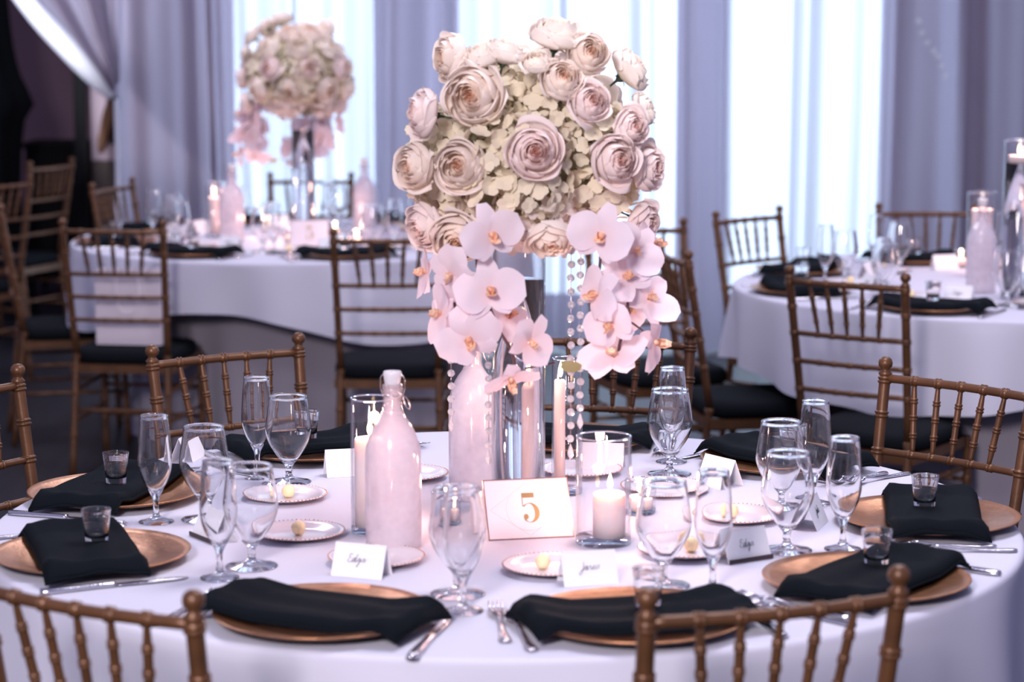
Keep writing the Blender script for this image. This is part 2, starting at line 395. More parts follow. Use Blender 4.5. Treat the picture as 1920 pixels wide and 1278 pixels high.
# ------------------------------------------------------------------ round tables with cloths
def cloth_mesh(R, seed, lo, hi, amp, corner=0.0, nf=17):
    """top disc and skirt; drop between lo and hi, corner = angle of a hanging corner of the square overlay"""
    rnd = random.Random(seed); ph = [rnd.random()*6 for _ in range(4)]
    na = 288
    def drop(a): return lo+(hi-lo)*abs(math.sin(2*(a-corner)))**2.2
    prof = [0, .3, .6, .85, .95, .985, .996]
    rows = [(s, None) for s in prof]
    ring = []
    for s in prof[1:]: ring.append(lambda a, s=s: (R*s*math.cos(a), R*s*math.sin(a), TZ))
    for rr_, dz in ((.004, .0006), (.008, .0030), (.0105, .0065), (.0118, .0115)):      # rounded table edge
        ring.append(lambda a, rr_=rr_, dz=dz: ((R-.004+rr_)*math.cos(a), (R-.004+rr_)*math.sin(a), TZ-dz))
    for k in range(1, 15):
        t = k/14
        def f(a, t=t):
            d = .0115+(drop(a)-.0115)*t
            fo = (math.sin(nf*a+ph[0]+1.1*math.sin(3*a+ph[1]))*.65+.45*math.sin(7*a+ph[2]+.7*math.sin(2*a))+.4*math.sin(4*a+ph[3]))
            env = min(1, max(0, d-.012)/.26)**.8
            r = R+.008+amp*fo*env+.022*env
            return (r*math.cos(a), r*math.sin(a), max(.006, TZ-d))
        ring.append(f)
    v = [(0, 0, TZ)]; fcs = []
    for r in ring: v += [r(2*PI*i/na) for i in range(na)]
    for i in range(na): fcs.append((0, 1+i, 1+(i+1) % na))
    for j in range(len(ring)-1):
        for i in range(na):
            k = (i+1) % na; a = 1+j*na; fcs.append((a+i, a+na+i, a+na+k, a+k))
    return v, fcs
def round_table(c, R, tlabel, clabel, ulabel, seed, lo, hi, corner, amp=.03, under=True):
    t = thing('round_table', tlabel, 'table', (c[0], c[1], 0), 0, None)
    obj('tabletop', lathe([(0, TZ-.035), (R-.01, TZ-.035), (R-.005, TZ-.004), (0, TZ-.004)], 48), 'brown_wood', t)
    for k in range(4):
        a = PI/4+k*PI/2
        obj('leg', tube([(.55*math.cos(a), .55*math.sin(a), 0), (.5*math.cos(a), .5*math.sin(a), TZ-.035)], .015, 8), 'brown_wood', t)
    cl = obj('tablecloth', cloth_mesh(R, seed, lo, hi, amp, corner), 'linen', loc=(c[0], c[1], 0)); tag(cl, clabel, 'tablecloth')
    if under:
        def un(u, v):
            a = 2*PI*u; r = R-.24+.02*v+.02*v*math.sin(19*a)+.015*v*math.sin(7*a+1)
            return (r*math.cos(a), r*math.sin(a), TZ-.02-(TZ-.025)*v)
        obj('skirt', grid(240, 10, un, True), 'shaded_linen', t)['label'] = ulabel
    return t
RT = .905; D0 = math.radians
CL_, CR_ = (-.82, 9.33-4.122), (1.66, 7.72-4.122)
round_table((0, 0), RT, 'round banquet table under the white cloth, set with number five card', 'white cloth draped over the number five table with gold chargers', 'floor-length skirt greyed for shade under the number five table cloth', 2, .235, .245, .9, .026, under=False)
round_table(CL_, RT, 'round table of the far flower centrepiece beneath its white cloth', 'white cloth with arched hem under the far flower centrepiece', 'floor-length skirt greyed for shade beneath the arched white cloth of the far table', 5, .19, .31, D0(-107), .026)
round_table(CR_, RT, 'round table beneath white cloth holding the tall floating-candle cylinder', 'white cloth with drooping corner under the tall floating-candle cylinder', 'floor-length skirt greyed for shade under the table with the floating-candle cylinder', 8, .24, .30, D0(190), .036)

# ------------------------------------------------------------------ chairs
def ringed(p0, p1, r, rings, dr=.0035, w=.004, n=None, taper=None, bow=None):
    """tube from p0 to p1 with raised double rings at fractions"""
    p0, p1 = Vector(p0), Vector(p1); L = (p1-p0).length
    ts = {0.0, 1.0}
    for q in rings:
        for dd in (-1.6, -.55, 0, .55, 1.6):
            for e in (-.6, -.3, .3, .6): ts.add(min(1, max(0, q+(dd*w*1.6+e*w)/L)))
    for k in range((n or 8)+1): ts.add(k/(n or 8))
    ts = sorted(ts); pts, rs = [], []
    for t in ts:
        p = p0.lerp(p1, t)
        if bow: p = p+Vector(bow)*math.sin(PI*t)
        rr = r*(taper(t) if taper else 1)
        for q in rings:
            for c_ in (-1.0*w, 1.0*w):
                d = abs((t-q)*L-c_)
                if d < .75*w: rr = max(rr, r*(taper(t) if taper else 1)+dr*math.sqrt(max(0, 1-(d/(.75*w))**2)))
        pts.append(p); rs.append(rr)
    return tube(pts, rs, 10)
def make_chair():
    c = thing('banquet_chair', 'x', 'chair')
    W2, W1, W0 = .1825, .168, .178
    ZR, Z2, Z3, Z4, ZS = .888, .735, .652, .568, .405
    yb = lambda z: -.185-.075*max(0, (z-.44)/.45)-(.05*max(0, (.44-z)/.44))
    wx = lambda z: W1+(W2-W1)*max(0, (z-.44)/.45)+(W0-W1)*max(0, (.44-z)/.44)
    pm = {}
    def seg(z0, z1, s, rings): return ringed((s*wx(z0), yb(z0), z0), (s*wx(z1), yb(z1), z1), .0125, [(z-z0)/(z1-z0) for z in rings], n=6)
    for s in (-1, 1):
        post = obj('back_post', join(seg(0, .44, s, [.15, .30, .43]), seg(.44, ZR+.008, s, [Z4, Z3, Z2, .812, ZR-.004])), 'chair_gold', c)
        fin = lathe([(.0125, 0), (.015, .004), (.0095, .010), (.0085, .014), (.0145, .020), (.0155, .027), (.0135, .034), (.008, .039), (0, .0405)], 14)
        obj('finial', xf(fin, Matrix.Translation((s*wx(ZR+.006), yb(ZR+.006), ZR+.006))), 'chair_gold', post)
        obj('front_leg', ringed((s*.188, .20, 0), (s*.185, .185, ZS), .0125, [.35, .68, .95], n=6), 'chair_gold', c)
    sp_t = [-.62, -.31, 0, .31, .62]
    obj('top_rail', ringed((-W2, yb(ZR), ZR), (W2, yb(ZR), ZR), .0092, [(1+q)/2 for q in sp_t], dr=.0028, n=14, bow=(0, -.018, 0)), 'chair_gold', c)
    for k, z in enumerate((Z2, Z3, Z4)):
        obj('cross_rail', ringed((-wx(z), yb(z), z), (wx(z), yb(z), z), .0078, [(1+q*.9)/2 for q in sp_t], dr=.002, n=14, bow=(0, -.014, 0)), 'chair_gold', c)
    tap = lambda t: .62+.38*min(1, min(t, 1-t)/.3)
    for q in sp_t:
        b1 = (1-q*q)
        obj('spindle', ringed((q*.86*wx(Z2), yb(Z2)-.014*b1, Z2), (q*W2, yb(ZR)-.018*b1, ZR), .0070, [.26, .5, .73], dr=.0022, w=.0032, taper=tap, n=10), 'chair_gold', c)
    fr = [box(-.19, .19, .165, .195, ZS-.03, ZS), box(-.178, .178, -.20, -.17, ZS-.03, ZS), box(-.19, -.162, -.19, .19, ZS-.03, ZS), box(.162, .19, -.19, .19, ZS-.03, ZS)]
    obj('seat_frame', join(*fr), 'chair_gold', c, False)
    def cu(u, v):
        a = 2*PI*u; n_ = 5.0
        ca, sa_ = math.cos(a), math.sin(a)
        sx = abs(ca)**(2/n_)*(1 if ca > 0 else -1); sy = abs(sa_)**(2/n_)*(1 if sa_ > 0 else -1)
        pr = [(.0, 0), (.94, 0), (1.0, .012), (1.0, .032), (.95, .047), (.6, .054), (0, .057)]
        k = v*(len(pr)-1); i = min(int(k), len(pr)-2); t = k-i
        r = pr[i][0]+(pr[i+1][0]-pr[i][0])*t; z = pr[i][1]+(pr[i+1][1]-pr[i][1])*t
        return (r*.195*sx, r*.195*sy, ZS+.001+z)
    obj('cushion', grid(40, 13, cu, True), 'cushion', c)
    for z in (.31, .20):
        for s in (-1, 1): obj('stretcher', ringed((s*wx(z), yb(z), z), (s*.187, .194, z), .0072, [.33, .66], dr=.002, n=4), 'chair_gold', c)
    for z in (.27, .16): obj('stretcher', ringed((-.187, .194, z), (.187, .194, z), .0072, [.33, .66], dr=.002, n=4), 'chair_gold', c)
    obj('stretcher', ringed((-wx(.24), yb(.24), .24), (wx(.24), yb(.24), .24), .0072, [.33, .66], dr=.002, n=4), 'chair_gold', c)
    return c
chair0 = make_chair(); used = [0]
def chair_at(rail, facing, label, group=None):
    """rail = world xy of the top rail's middle, facing = angle the sitter looks"""
    rz = facing-PI/2; ca, sa_ = math.cos(rz), math.sin(rz)
    lx, ly = 0, -.275
    loc = (rail[0]-(ca*lx-sa_*ly), rail[1]-(sa_*lx+ca*ly), 0)
    c = chair0 if not used[0] else dup(chair0); used[0] = 1
    c.location = loc; c.rotation_euler = (0, 0, rz); c['label'] = label
    if group: c['group'] = group
    elif 'group' in c: del c['group']
    return c
D = math.radians
def ring_chair(ang, rad, yaw, label): chair_at((rad*math.cos(D(ang)), rad*math.sin(D(ang))), D(ang)+PI+D(yaw), label)
ring_chair(-116.5, 1.25, -4.2, 'gold bamboo-style chair at setting without a shot glass')
ring_chair(-72.4, 1.198, 2.6, 'gold bamboo-style chair backing onto the charger nearest the wide hurricane candle')
ring_chair(119.7, 1.283, 3.7, 'gold bamboo-style chair of the number five table opposite the frosted bottle')
ring_chair(36.7, 1.18, 7.6, 'gold bamboo-style chair of the number five table beside the floating-candle table')
ring_chair(79.3, 1.373, -3.4, 'gold bamboo-style chair of number five table behind the orchid cascade')
ring_chair(153, 1.25, 0, 'gold bamboo-style chair of number five table nearest the dark side room')
def px_chair(l, r, label, zt=.93, flip=False, back=0):
    a, b = P(l[0], l[1], z=zt), P(r[0], r[1], z=zt); d = (b-a); d.z = 0
    mid = (a+b)/2; ang = math.atan2(d.y, d.x)+PI/2
    if flip: ang += PI
    return chair_at((mid.x-back*math.cos(ang), mid.y-back*math.sin(ang)), ang, label)
chA = px_chair((128, 412), (289, 414), 'gold bamboo-style chair with a white paper bag on its seat')
px_chair((630, 430), (822, 430), 'gold bamboo-style chair at the far flower table, facing its number card')
px_chair((505, 324), (661, 324), 'gold chair between the far flower vase and the bright curtain', flip=True)
px_chair((165, 347), (274, 331), 'gold chair at far flower table beside the tied-back curtain', flip=True, back=.04)
px_chair((1478, 500), (1692, 515), 'gold bamboo-style chair backing onto floating-candle table, dark cushion pulled out')
px_chair((1336, 397), (1457, 386), 'gold chair silhouetted on the brightest curtain, both finials showing', flip=True)
px_chair((1655, 386), (1838, 386), 'gold chair between the floating-candle table and mauve curtain', flip=True, back=.12)
px_chair((1226, 448), (1288, 474), 'gold chair side-on between orchid cascade and floating-candle table')
px_chair((1120, 414), (1256, 410), 'gold chair hidden behind the flowers, one finial showing beside the curtain', flip=True)
px_chair((76, 302), (124, 297), 'gold chair edge-on beside the black sideboard in the side room')
px_chair((-60, 338), (66, 328), 'dim gold chair standing before the gathered black drape')
px_chair((20, 362), (40, 392), 'gold chair turned sideways, its dark cushion beside the white paper bag chair', back=.08)

# ------------------------------------------------------------------ tableware prototypes (at the origin, later copied)
def wall(outer, inner): return outer+inner[::-1]
GOB_O = spline([(.043, .0018), (.030, .0045), (.012, .009), (.0065, .016), (.0075, .022), (.0065, .028), (.010, .036), (.024, .054), (.038, .076), (.0447, .098), (.0435, .118), (.0395, .145), (.0360, .1672)], 4)
GOB_I = spline([(.0, .040), (.012, .044), (.023, .0575), (.0362, .0775), (.0430, .098), (.0419, .118), (.0380, .145), (.0340, .1672)], 4)
GOB = [(0, 0), (.0425, 0)]+GOB_O+[(.0364, .1678), (.0363, .1688), (.0357, .1696), (.0350, .1698), (.0343, .1696), (.0337, .1688), (.0336, .1678)]+GOB_I[::-1]
FLU_O = spline([(.0315, .0018), (.022, .0045), (.009, .010), (.0052, .020), (.0048, .032), (.0065, .044), (.014, .060), (.024, .080), (.0298, .104), (.0295, .130), (.0270, .165), (.0243, .1912)], 4)
FLU_I = spline([(.0, .054), (.006, .058), (.0125, .064), (.0225, .082), (.0283, .104), (.0281, .130), (.0257, .165), (.0225, .1912)], 4)
FLU = [(0, 0), (.031, 0)]+FLU_O+[(.0247, .1918), (.0246, .1927), (.0240, .1935), (.0234, .1937), (.0228, .1935), (.0222, .1927), (.0221, .1918)]+FLU_I[::-1]
SHOT = [(0, 0), (.0175, 0), (.0185, .002), (.0205, .025), (.0245, .058), (.0250, .0594), (.0249, .0604), (.0243, .0611), (.0236, .0611), (.0231, .0604), (.0231, .0590), (.0190, .025), (.0178, .016), (.012, .0135), (0, .013)]
CHG = [(0, .002), (.095, .002), (.108, .003), (.150, .011), (.1635, .0165), (.165, .018), (.1635, .0190), (.150, .0145), (.112, .0068), (.104, .0048), (0, .0045)]
BRD = [(0, 0), (.045, 0), (.047, .002), (.066, .007), (.0795, .011), (.080, .0122), (.0785, .0125), (.066, .0095), (.050, .0045), (.044, .0032), (0, .003)]
ME = {}
ME['gob'] = mesh('goblet_glass', lathe(GOB, 40), 'glass'); ME['flu'] = mesh('flute_glass', lathe(FLU, 36), 'glass')
ME['shot'] = mesh('shot_glass', lathe(SHOT, 28), 'glass'); ME['chg'] = mesh('charger', lathe(CHG, 64), 'gold_charger')
ME['brd'] = mesh('bread_plate', lathe(BRD, 48), 'porcelain')
rim = []
for k in range(64):
    a = 2*PI*k/64; rim.append(ball(.0019, 5, 4, (.0795*math.cos(a), .0795*math.sin(a), .0118)))
ME['brim'] = mesh('beaded_rim', join(*rim), 'copper_rim')
def bump_ball():
    rnd = random.Random(4); v, f = ball(.0125, 14, 10); return [tuple(Vector(q)*(1+.07*rnd.uniform(-1, 1))) for q in v], f
bb = bump_ball(); ME['but'] = mesh('butter', ([(x, y, z+.0118) for x, y, z in bb[0]], bb[1]), 'butter')
def napkin_vf(seed, L=.350, Wd=.162, th=.0135, lift=.003):
    rnd = random.Random(seed); p1, p2 = rnd.random()*6, rnd.random()*6
    skew = rnd.uniform(-.02, .03)
    def base(x, y):
        r = math.hypot(x, y)
        t = max(0, min(1, (r-.160)/.045))
        well = .019-.011*max(0, min(1, (.16-r)/.05))
        return well*(1-t*t*(3-2*t))+.0015
    nu, nv = 41, 21
    def top(u, v):
        x = (u-.5)*L; y = (v-.5)*Wd+skew*(u-.5)+.006*math.sin(5*u+p1)
        e = min(1, min(u, 1-u)/.018, min(v, 1-v)/.035); ed = math.sqrt(max(0, 1-(1-e)**2))
        h = base(x, y)+.004+(th-.004)*ed+(lift if th > .01 else 0)+.0022*math.sin(9*u+p2)*math.sin(PI*v)+.0018*math.sin(14*v+3*u+p1)
        return (x, y, h)
    def bot(u, v):
        x = (u-.5)*L; y = (v-.5)*Wd+skew*(u-.5)+.006*math.sin(5*u+p1)
        return (x, y, base(x, y)+(lift if th > .01 else 0))
    a, b = grid(nu, nv, top), grid(nu, nv, bot)
    b = (b[0], [tuple(reversed(q)) for q in b[1]])
    v, f = join(a, b); k = nu*nv
    loop = [i for i in range(nu)]+[nu*j+nu-1 for j in range(1, nv)]+[nu*(nv-1)+i for i in range(nu-2, -1, -1)]+[nu*j for j in range(nv-2, 0, -1)]
    for i, q in enumerate(loop):
        w = loop[(i+1) % len(loop)]; f.append((q, k+q, k+w, w))
    return v, f
ME['nap'] = [mesh('napkin', napkin_vf(s), 'napkin') for s in (1, 2, 3)]
ME['fold'] = [mesh('folded_layer', napkin_vf(q, .354, .168, .0065), 'napkin') for q in (1, 2, 3)]
# cutlery lies along +y (tip towards +y)
def loft(st, th, zf):
    """stations (y, half width) lofted to a flat bar of thickness th with height zf(y)"""
    v, f = [], []
    for y, w in st:
        z = zf(y); v += [(-w, y, z), (-w*.6, y, z+th), (w*.6, y, z+th), (w, y, z)]
    n = len(st)
    for i in range(n-1):
        for k in range(4):
            j = (k+1) % 4; f.append((i*4+k, (i+1)*4+k, (i+1)*4+j, i*4+j))
    f.append((0, 1, 2, 3)); f.append(tuple((n-1)*4+k for k in (3, 2, 1, 0)))
    return v, f
hz = lambda y: .001+.004*max(0, math.sin((y+.10)/.13*PI))*(1 if y < .03 else 0)
ME['fh'] = mesh('fork_handle', loft([(-.10, .004), (-.097, .0085), (-.088, .0105), (-.07, .0085), (-.04, .006), (0, .0035), (.03, .0032), (.042, .008)], .0032, lambda y: .0015+.008*max(0, (y+.02)/.062)), 'steel')
fz = lambda y: .0095-.008*((y-.042)/.058) if y < .075 else .005+.006*((y-.075)/.025)
ft = [loft([(.042, .008), (.050, .0118), (.062, .0125), (.070, .0125)], .0022, fz)]
for k in range(4):
    x0 = -.0098+k*.00653; ft.append(xf(loft([(.069, .0022), (.09, .0018), (.1, .0009)], .002, fz), Matrix.Translation((x0, 0, 0))))
ME['ft'] = mesh('fork_head', join(*ft), 'steel')
ME['kh'] = mesh('knife_handle', loft([(-.12, .004), (-.116, .009), (-.10, .0105), (-.07, .009), (-.03, .0068), (-.005, .0075), (.0, .006)], .0065, lambda y: .001), 'steel')
ME['kb'] = mesh('knife_blade', loft([(0, .0055), (.01, .008), (.06, .0095), (.095, .009), (.112, .006), (.12, .0015)], .0018, lambda y: .002), 'steel')
LET = {'E': [(.9, 1.8), (.3, 2.0), (0, 1.5), (.5, 1.1), (0, .6), (.3, 0), (1.0, .2)],
       'd': [(.7, .9), (.2, 1.0), (0, .4), (.4, 0), (.7, .5), (1.0, 2.0), (.8, .4), (1.0, 0), (1.3, .4)],
       'g': [(.7, .9), (.2, 1.0), (0, .4), (.4, .1), (.7, .8), (.6, -.9), (.2, -.9), (.7, 0), (1.1, .4)],
       'a': [(.7, .9), (.2, 1.0), (0, .4), (.4, 0), (.7, .8), (.7, .1), (1.0, .3)],
       'r': [(.2, .9), (.3, 1.0), (.5, .8), (.5, .1), (.9, .3)],
       'e': [(0, .4), (.5, .6), (.4, 1.0), (.1, .8), (.1, .2), (.5, 0), (.8, .3)],
       'J': [(.9, 2.0), (1.0, .5), (.6, -.9), (.1, -.7), (.6, 0), (1.3, .4)]}
def script_word(wd, h=.0068):
    x = 0; pts = []
    for ch in wd:
        pts += [(x+a+.25*b, b) for a, b in LET[ch]]; x += max(a for a, b in LET[ch])+.05
    pts = [((a-x/2)*h, (b-.4)*h, 0) for a, b in spline(pts, 4)]
    return tube(pts, [.00022+.00020*abs(math.sin(i*.45)) for i in range(len(pts))], 5)
ME['sq'] = [mesh('handwriting', script_word(w_), 'ink') for w_ in ('Edgar', 'Jared', 'Edga', 'Jada')]
CW, CH, CD = .045, .052, .022
cf = join(([(-CW, -CD, 0), (CW, -CD, 0), (CW, 0, CH), (-CW, 0, CH)], [(0, 1, 2, 3)]), ([(-CW, CD, 0), (CW, CD, 0), (CW, 0, CH), (-CW, 0, CH)], [(0, 3, 2, 1)]))
v_, f_ = cf
cs = [tuple(Vector(q)*1.0+Vector((0, 0, 0))) for q in v_]
def thick(vf, t=.0006):
    me = bpy.data.meshes.new('t'); me.from_pydata(vf[0], [], vf[1]); me.update()
    ns = [None]*len(vf[0])
    for pz in me.polygons:
        for i in pz.vertices: ns[i] = pz.normal.copy()
    n = len(vf[0]); V = list(vf[0])+[tuple(Vector(q)-ns[i]*t) for i, q in enumerate(vf[0])]
    Fc = list(vf[1])+[tuple(n+i for i in reversed(q)) for q in vf[1]]
    for q in vf[1]:
        for i in range(len(q)):
            a, b = q[i], q[(i+1) % len(q)]; Fc.append((a, n+a, n+b, b))
    bpy.data.meshes.remove(me); return V, Fc
ME['tent'] = mesh('tent_panels', thick(cf), 'card', False)

def one(name, key, label, cat, loc, rz=0, group=None, mat=None):
    o = obj(name, ME[key] if isinstance(key, str) else key, mat); o.location = loc; o.rotation_euler = (0, 0, rz)
    return tag(o, label, cat, group)
def charger(loc, label, group=None): return one('charger_plate', 'chg', label, 'plate', loc, 0, group)
def napkin(loc, rz, k, label, group=None):
    t = thing('napkin', label, 'napkin', loc, rz, group)
    obj('folded_cloth', ME['nap'][k % 3], None, t); obj('folded_layer', ME['fold'][k % 3], None, t); return t
def bread(loc, label, group=None):
    t = thing('bread_plate', label, 'plate', loc, random.Random(loc[0]*99).random()*6, group)
    obj('plate', ME['brd'], None, t); obj('beaded_rim', ME['brim'], None, t); return t
def fork(loc, rz, label, group=None):
    t = thing('fork', label, 'fork', loc, rz, group); obj('handle', ME['fh'], None, t); obj('tines', ME['ft'], None, t); return t
def knife(loc, rz, label, group=None):
    t = thing('knife', label, 'knife', loc, rz, group); obj('handle', ME['kh'], None, t); obj('blade', ME['kb'], None, t); return t
def tent(loc, rz, k, label, group=None, band=False):
    t = thing('place_card', label, 'card', loc, rz, group)
    p_ = obj('tent', ME['tent'], None, t)
    if k is not None:
        w = obj('handwriting', ME['sq'][k % 4], None, p_)
        sl = math.atan2(CH, CD); w.location = (0, -CD*.5-.0010, CH*.5); w.rotation_euler = (sl, 0, .08)
    if band:
        b_ = obj('dark_band', box(-CW, CW, -CD-.0035, -CD-.0012, .0005, .008), 'dark_band', p_, False)
    return t

# ------------------------------------------------------------------ main table settings
NUM = ['', 'first', 'second', 'third', 'fourth', 'fifth', 'sixth', 'seventh', 'eighth']
ANG = [-111, -74.9, -40.2, -1.8, 42.4, 79.5, 122, 165.2, 204.3]
def where(i): return 'setting without a shot glass' if i == 0 else '%s setting counterclockwise from the one without shot glass' % NUM[i]
RR = .752
for i, a in enumerate(ANG):
    ca, sa_ = math.cos(D(a)), math.sin(D(a)); c = Vector((RR*ca, RR*sa_, TZ)); tan = Vector((-sa_, ca, 0)); rad = Vector((ca, sa_, 0))
    charger(c+Vector((0, 0, .0005)), 'gold charger plate at '+where(i))
    tw = [-.10, .04, .10, -.10, .05, 0, 0, .06, -.08][i]
    napkin(c+Vector((0, 0, .0045))+rad*(.012), D(a)+PI/2+PI+tw, i, 'folded black napkin across the charger, '+where(i))
    if i not in (0, 5):
        so = [0, (-.0, .02), (.0, .03), (-.005, 0), (0, -.02), 0, (.02, 0), (0, 0), (-.01, 0)][i]
        one('shot_glass', 'shot', 'clear shot glass on black napkin, '+where(i), 'glass', c+Vector((0, 0, .0265))+tan*so[1]+rad*so[0])
    # the diner faces the table centre: left hand towards -tan, right hand towards +tan
    inw = D(a)+PI-PI/2                              # +y of the cutlery points at the centre
    for k, o_ in enumerate((.192, .222)):
        fl2 = c-tan*o_+rad*(-.01+.03*k)+Vector((0, 0, .0006)); fr2 = inw+random.Random(i*3+k).uniform(-.03, .05)
        if i == 1: fl2 = Vector(P(*((976, 1188), (938, 1172))[k], z=TZ+.0006)); fr2 = D((10, 5)[k])
        fork(fl2, fr2, 'silver %s fork at %s' % (('inner', 'outer')[k], where(i)))
    kl2 = c+tan*.190+rad*.01+Vector((0, 0, .0006)); kr2 = inw+random.Random(i+50).uniform(-.08, .08)
    if i == 0: kl2 = Vector(P(808, 1196, z=TZ+.0006)); kr2 = D(-12)
    knife(kl2, kr2, 'silver knife at '+where(i))

# glasses, bread plates and cards at their feet
def ft_(px, py): q = P(px, py, z=TZ); return (q.x, q.y, TZ+.0006)
GOBS = [((542, 904), 6), ((385, 974), 7), ((472, 1062), 8), ((858, 1114), 0), ((1243, 1098), 1), ((1475, 1032), 2), ((1462, 962), 3), ((1255, 889), 4)]
FLUS = [((483, 889), 6), ((293, 979), 7), ((412, 1084), 8), ((868, 1146), 0), ((1336, 1108), 1), ((1580, 1030), 2), ((1526, 944), 3), ((1259, 866), 4)]
for (px, i) in GOBS: one('water_goblet', 'gob', 'empty stemmed water goblet serving '+where(i), 'glass', ft_(*px))
for (px, i) in FLUS: one('champagne_flute', 'flu', 'empty slim champagne flute serving '+where(i), 'glass', ft_(*px))
BRDS = [((533, 936), 7, (8, 0)), ((560, 1006), 8, (0, 0)), ((706, 1054), 0, (0, -2)), ((1034, 1070), 1, (-16, 0)), ((764, 896), 6, None), ((1090, 888), 5, None), ((1243, 920), 4, None), ((1382, 974), 3, (-10, 0)), ((1286, 1038), 2, (10, 0))]
for (px, i, b_) in BRDS:
    l = ft_(*px); bread(l, 'blush bread plate with copper rim, '+where(i))
    if b_ is not None:
        q = ft_(px[0]+b_[0], px[1]+b_[1]); one('butter_ball', 'but', 'yellow butter ball on the bread plate, '+where(i), 'butter', (q[0], q[1], TZ+.0042))
CARDS = [((678, 1078), 0, -111, 0), ((1102, 1092), 1, -75, 1), ((1392, 1048), 2, -58, 2), ((1520, 985), 3, -20, 3), ((1350, 906), 4, 35, None), ((1128, 878), 5, 80, None), ((652, 890), 6, 105, None), ((402, 1010), 8, 215, None), ((352, 862), 7, 165, None)]
for (px, i, a, k) in CARDS:
    tent(ft_(*px), D(a)+PI/2, k, 'white tent place card for '+where(i), band=(i in (2, 8)))

# ------------------------------------------------------------------ bottles, candles, number card
BO = spline([(.0465, .004), (.0475, .02), (.0475, .10), (.0475, .150), (.0455, .175), (.035, .205), (.0205, .228), (.0160, .245), (.0158, .262)], 5)
BI = [(max(0, r-.003), z+(.004 if z < .02 else 0)) for r, z in BO]
BOT = [(0, .0), (.042, .0)]+BO+[(.0172, .264), (.0172, .280), (.0115, .281)]+[(r, z) for r, z in BI[::-1]]+[(0, .009)]
ME['bot'] = mesh('bottle_body', lathe(BOT, 40), 'frosted')
ME['stop'] = mesh('stopper', lathe([(0, .276), (.0125, .278), (.0135, .284), (.0150, .292), (.0158, .300), (.0145, .303), (0, .304)], 24), 'ceramic')
wp = spline([(-.0180, 0, .262), (-.0215, 0, .275), (-.0205, 0, .292), (-.012, 0, .300)], 5)
bail = [tube(wp, .0011, 6), tube([(-x, y, z) for x, y, z in wp], .0011, 6),
        tube(spline([(.0180, .002, .262), (.024, .006, .256), (.029, .006, .245), (.030, 0, .240), (.026, -.004, .243), (.0185, -.002, .262)], 4), .0011, 6),
        tube([(.0172*math.cos(k*PI/12), .0172*math.sin(k*PI/12), .2625) for k in range(25)], .0011, 6)]
ME['bail'] = mesh('wire_bail', join(*bail), 'wire')
def bottle(loc, rz, label, group=None):
    t = thing('swing_top_bottle', label, 'bottle', loc, rz, group)
    obj('body', ME['bot'], None, t); obj('stopper', ME['stop'], None, t); obj('wire_bail', ME['bail'], None, t); return t
FLAME = mesh('flame', lathe([(0, 0), (.0028, .003), (.0046, .009), (.0045, .015), (.0028, .022), (.0012, .028), (0, .032)], 12), 'flame')
def candle(loc, r, h, label, wax='wax_glow', watt=.6, group=None, lit=True):
    t = thing('pillar_candle' if r > .017 else 'slim_candle', label, 'candle', loc, 0, group)
    obj('wax', lathe([(0, 0), (r, 0), (r, h-.003), (r-.002, h), (r-.006, h), (r*.5, h-.004), (0, h-.005)], 28), wax, t)
    obj('wick', tube([(0, 0, h-.006), (.0006, 0, h+.003), (.0015, 0, h+.008)], .0009, 6), 'wick', t)
    f = obj('flame', FLAME, None, t, loc=(.0012, 0, h+.004))
    l = bpy.data.lights.new('candle_light', 'POINT'); l.energy = watt*1.35; l.color = (1.0, .58, .47); l.shadow_soft_size = .012
    lo = bpy.data.objects.new('candle_light', l); COL.objects.link(lo); lo.parent = t; lo.location = (0, 0, h+.045)
    return t
def cylinder_glass(loc, r, h, label, name='hurricane_glass', group=None, base=.012):
    t = thing(name, label, 'glass', loc, 0, group)
    obj('glass_wall', lathe([(r, base), (r, h-.001), (r-.0008, h), (r-.0018, h), (r-.0026, h-.001), (r-.0026, base)], 48), 'thin_glass', t)
    obj('rim', lathe([(r-.0028, h-.0006), (r-.0013, h+.0012), (r+.0004, h-.0006), (r-.0013, h-.0018), (r-.0028, h-.0006)], 48), 'glass', t)
    obj('base', lathe([(0, 0), (r-.002, 0), (r, .002), (r, base), (0, base)], 48), 'thin_base', t); return t
def hurricane(px, r, h, cr, ch, glab, clab, off=(0, 0), watt=.6, wax='wax_glow', group=None):
    l = ft_(*px); cylinder_glass(l, r, h, glab, group=group)
    candle((l[0]+off[0], l[1]+off[1], l[2]+.0125), cr, ch, clab, wax, watt)
bottle(ft_(738, 1026), -.25, 'frosted swing-top water bottle beside the number five card, pink with candlelight')
bottle(ft_(888, 912), .6, 'frosted swing-top water bottle under the orchids, beside the clear vase')
hurricane((699, 998), .0375, .238, .026, .155, 'tall hurricane glass behind the frosted swing-top bottle', 'pale pillar candle lit behind the frosted swing-top bottle', (-.005, 0), .8)
hurricane((1131, 1018), .0475, .186, .028, .075, 'wide hurricane glass beside the number five card', 'short pillar candle lit in the wide hurricane glass', (.010, .0), 1.0)
hurricane((952, 934), .030, .240, .014, .195, 'slim tall hurricane glass in front of clear vase below orchids', 'slim pink candle lit in front of the clear vase', (.004, 0), .8, 'wax_pink')
hurricane((1063, 925), .029, .258, .0105, .205, 'slim tall hurricane glass behind the crystal bead strands', 'slim pink candle lit behind the crystal bead strands', (-.014, 0), .7, 'wax_pink')
def votive(loc, label, clabel, watt=.5, group=None):
    cylinder_glass(loc, .026, .062, label, 'votive_glass', group, .006)
    candle((loc[0], loc[1], loc[2]+.0065), .019, .026, clabel, 'wax_glow', watt, group)
votive(ft_(836, 985), 'small votive glass behind the goblet at number five card', 'lit votive candle behind the goblet at number five card', .6)
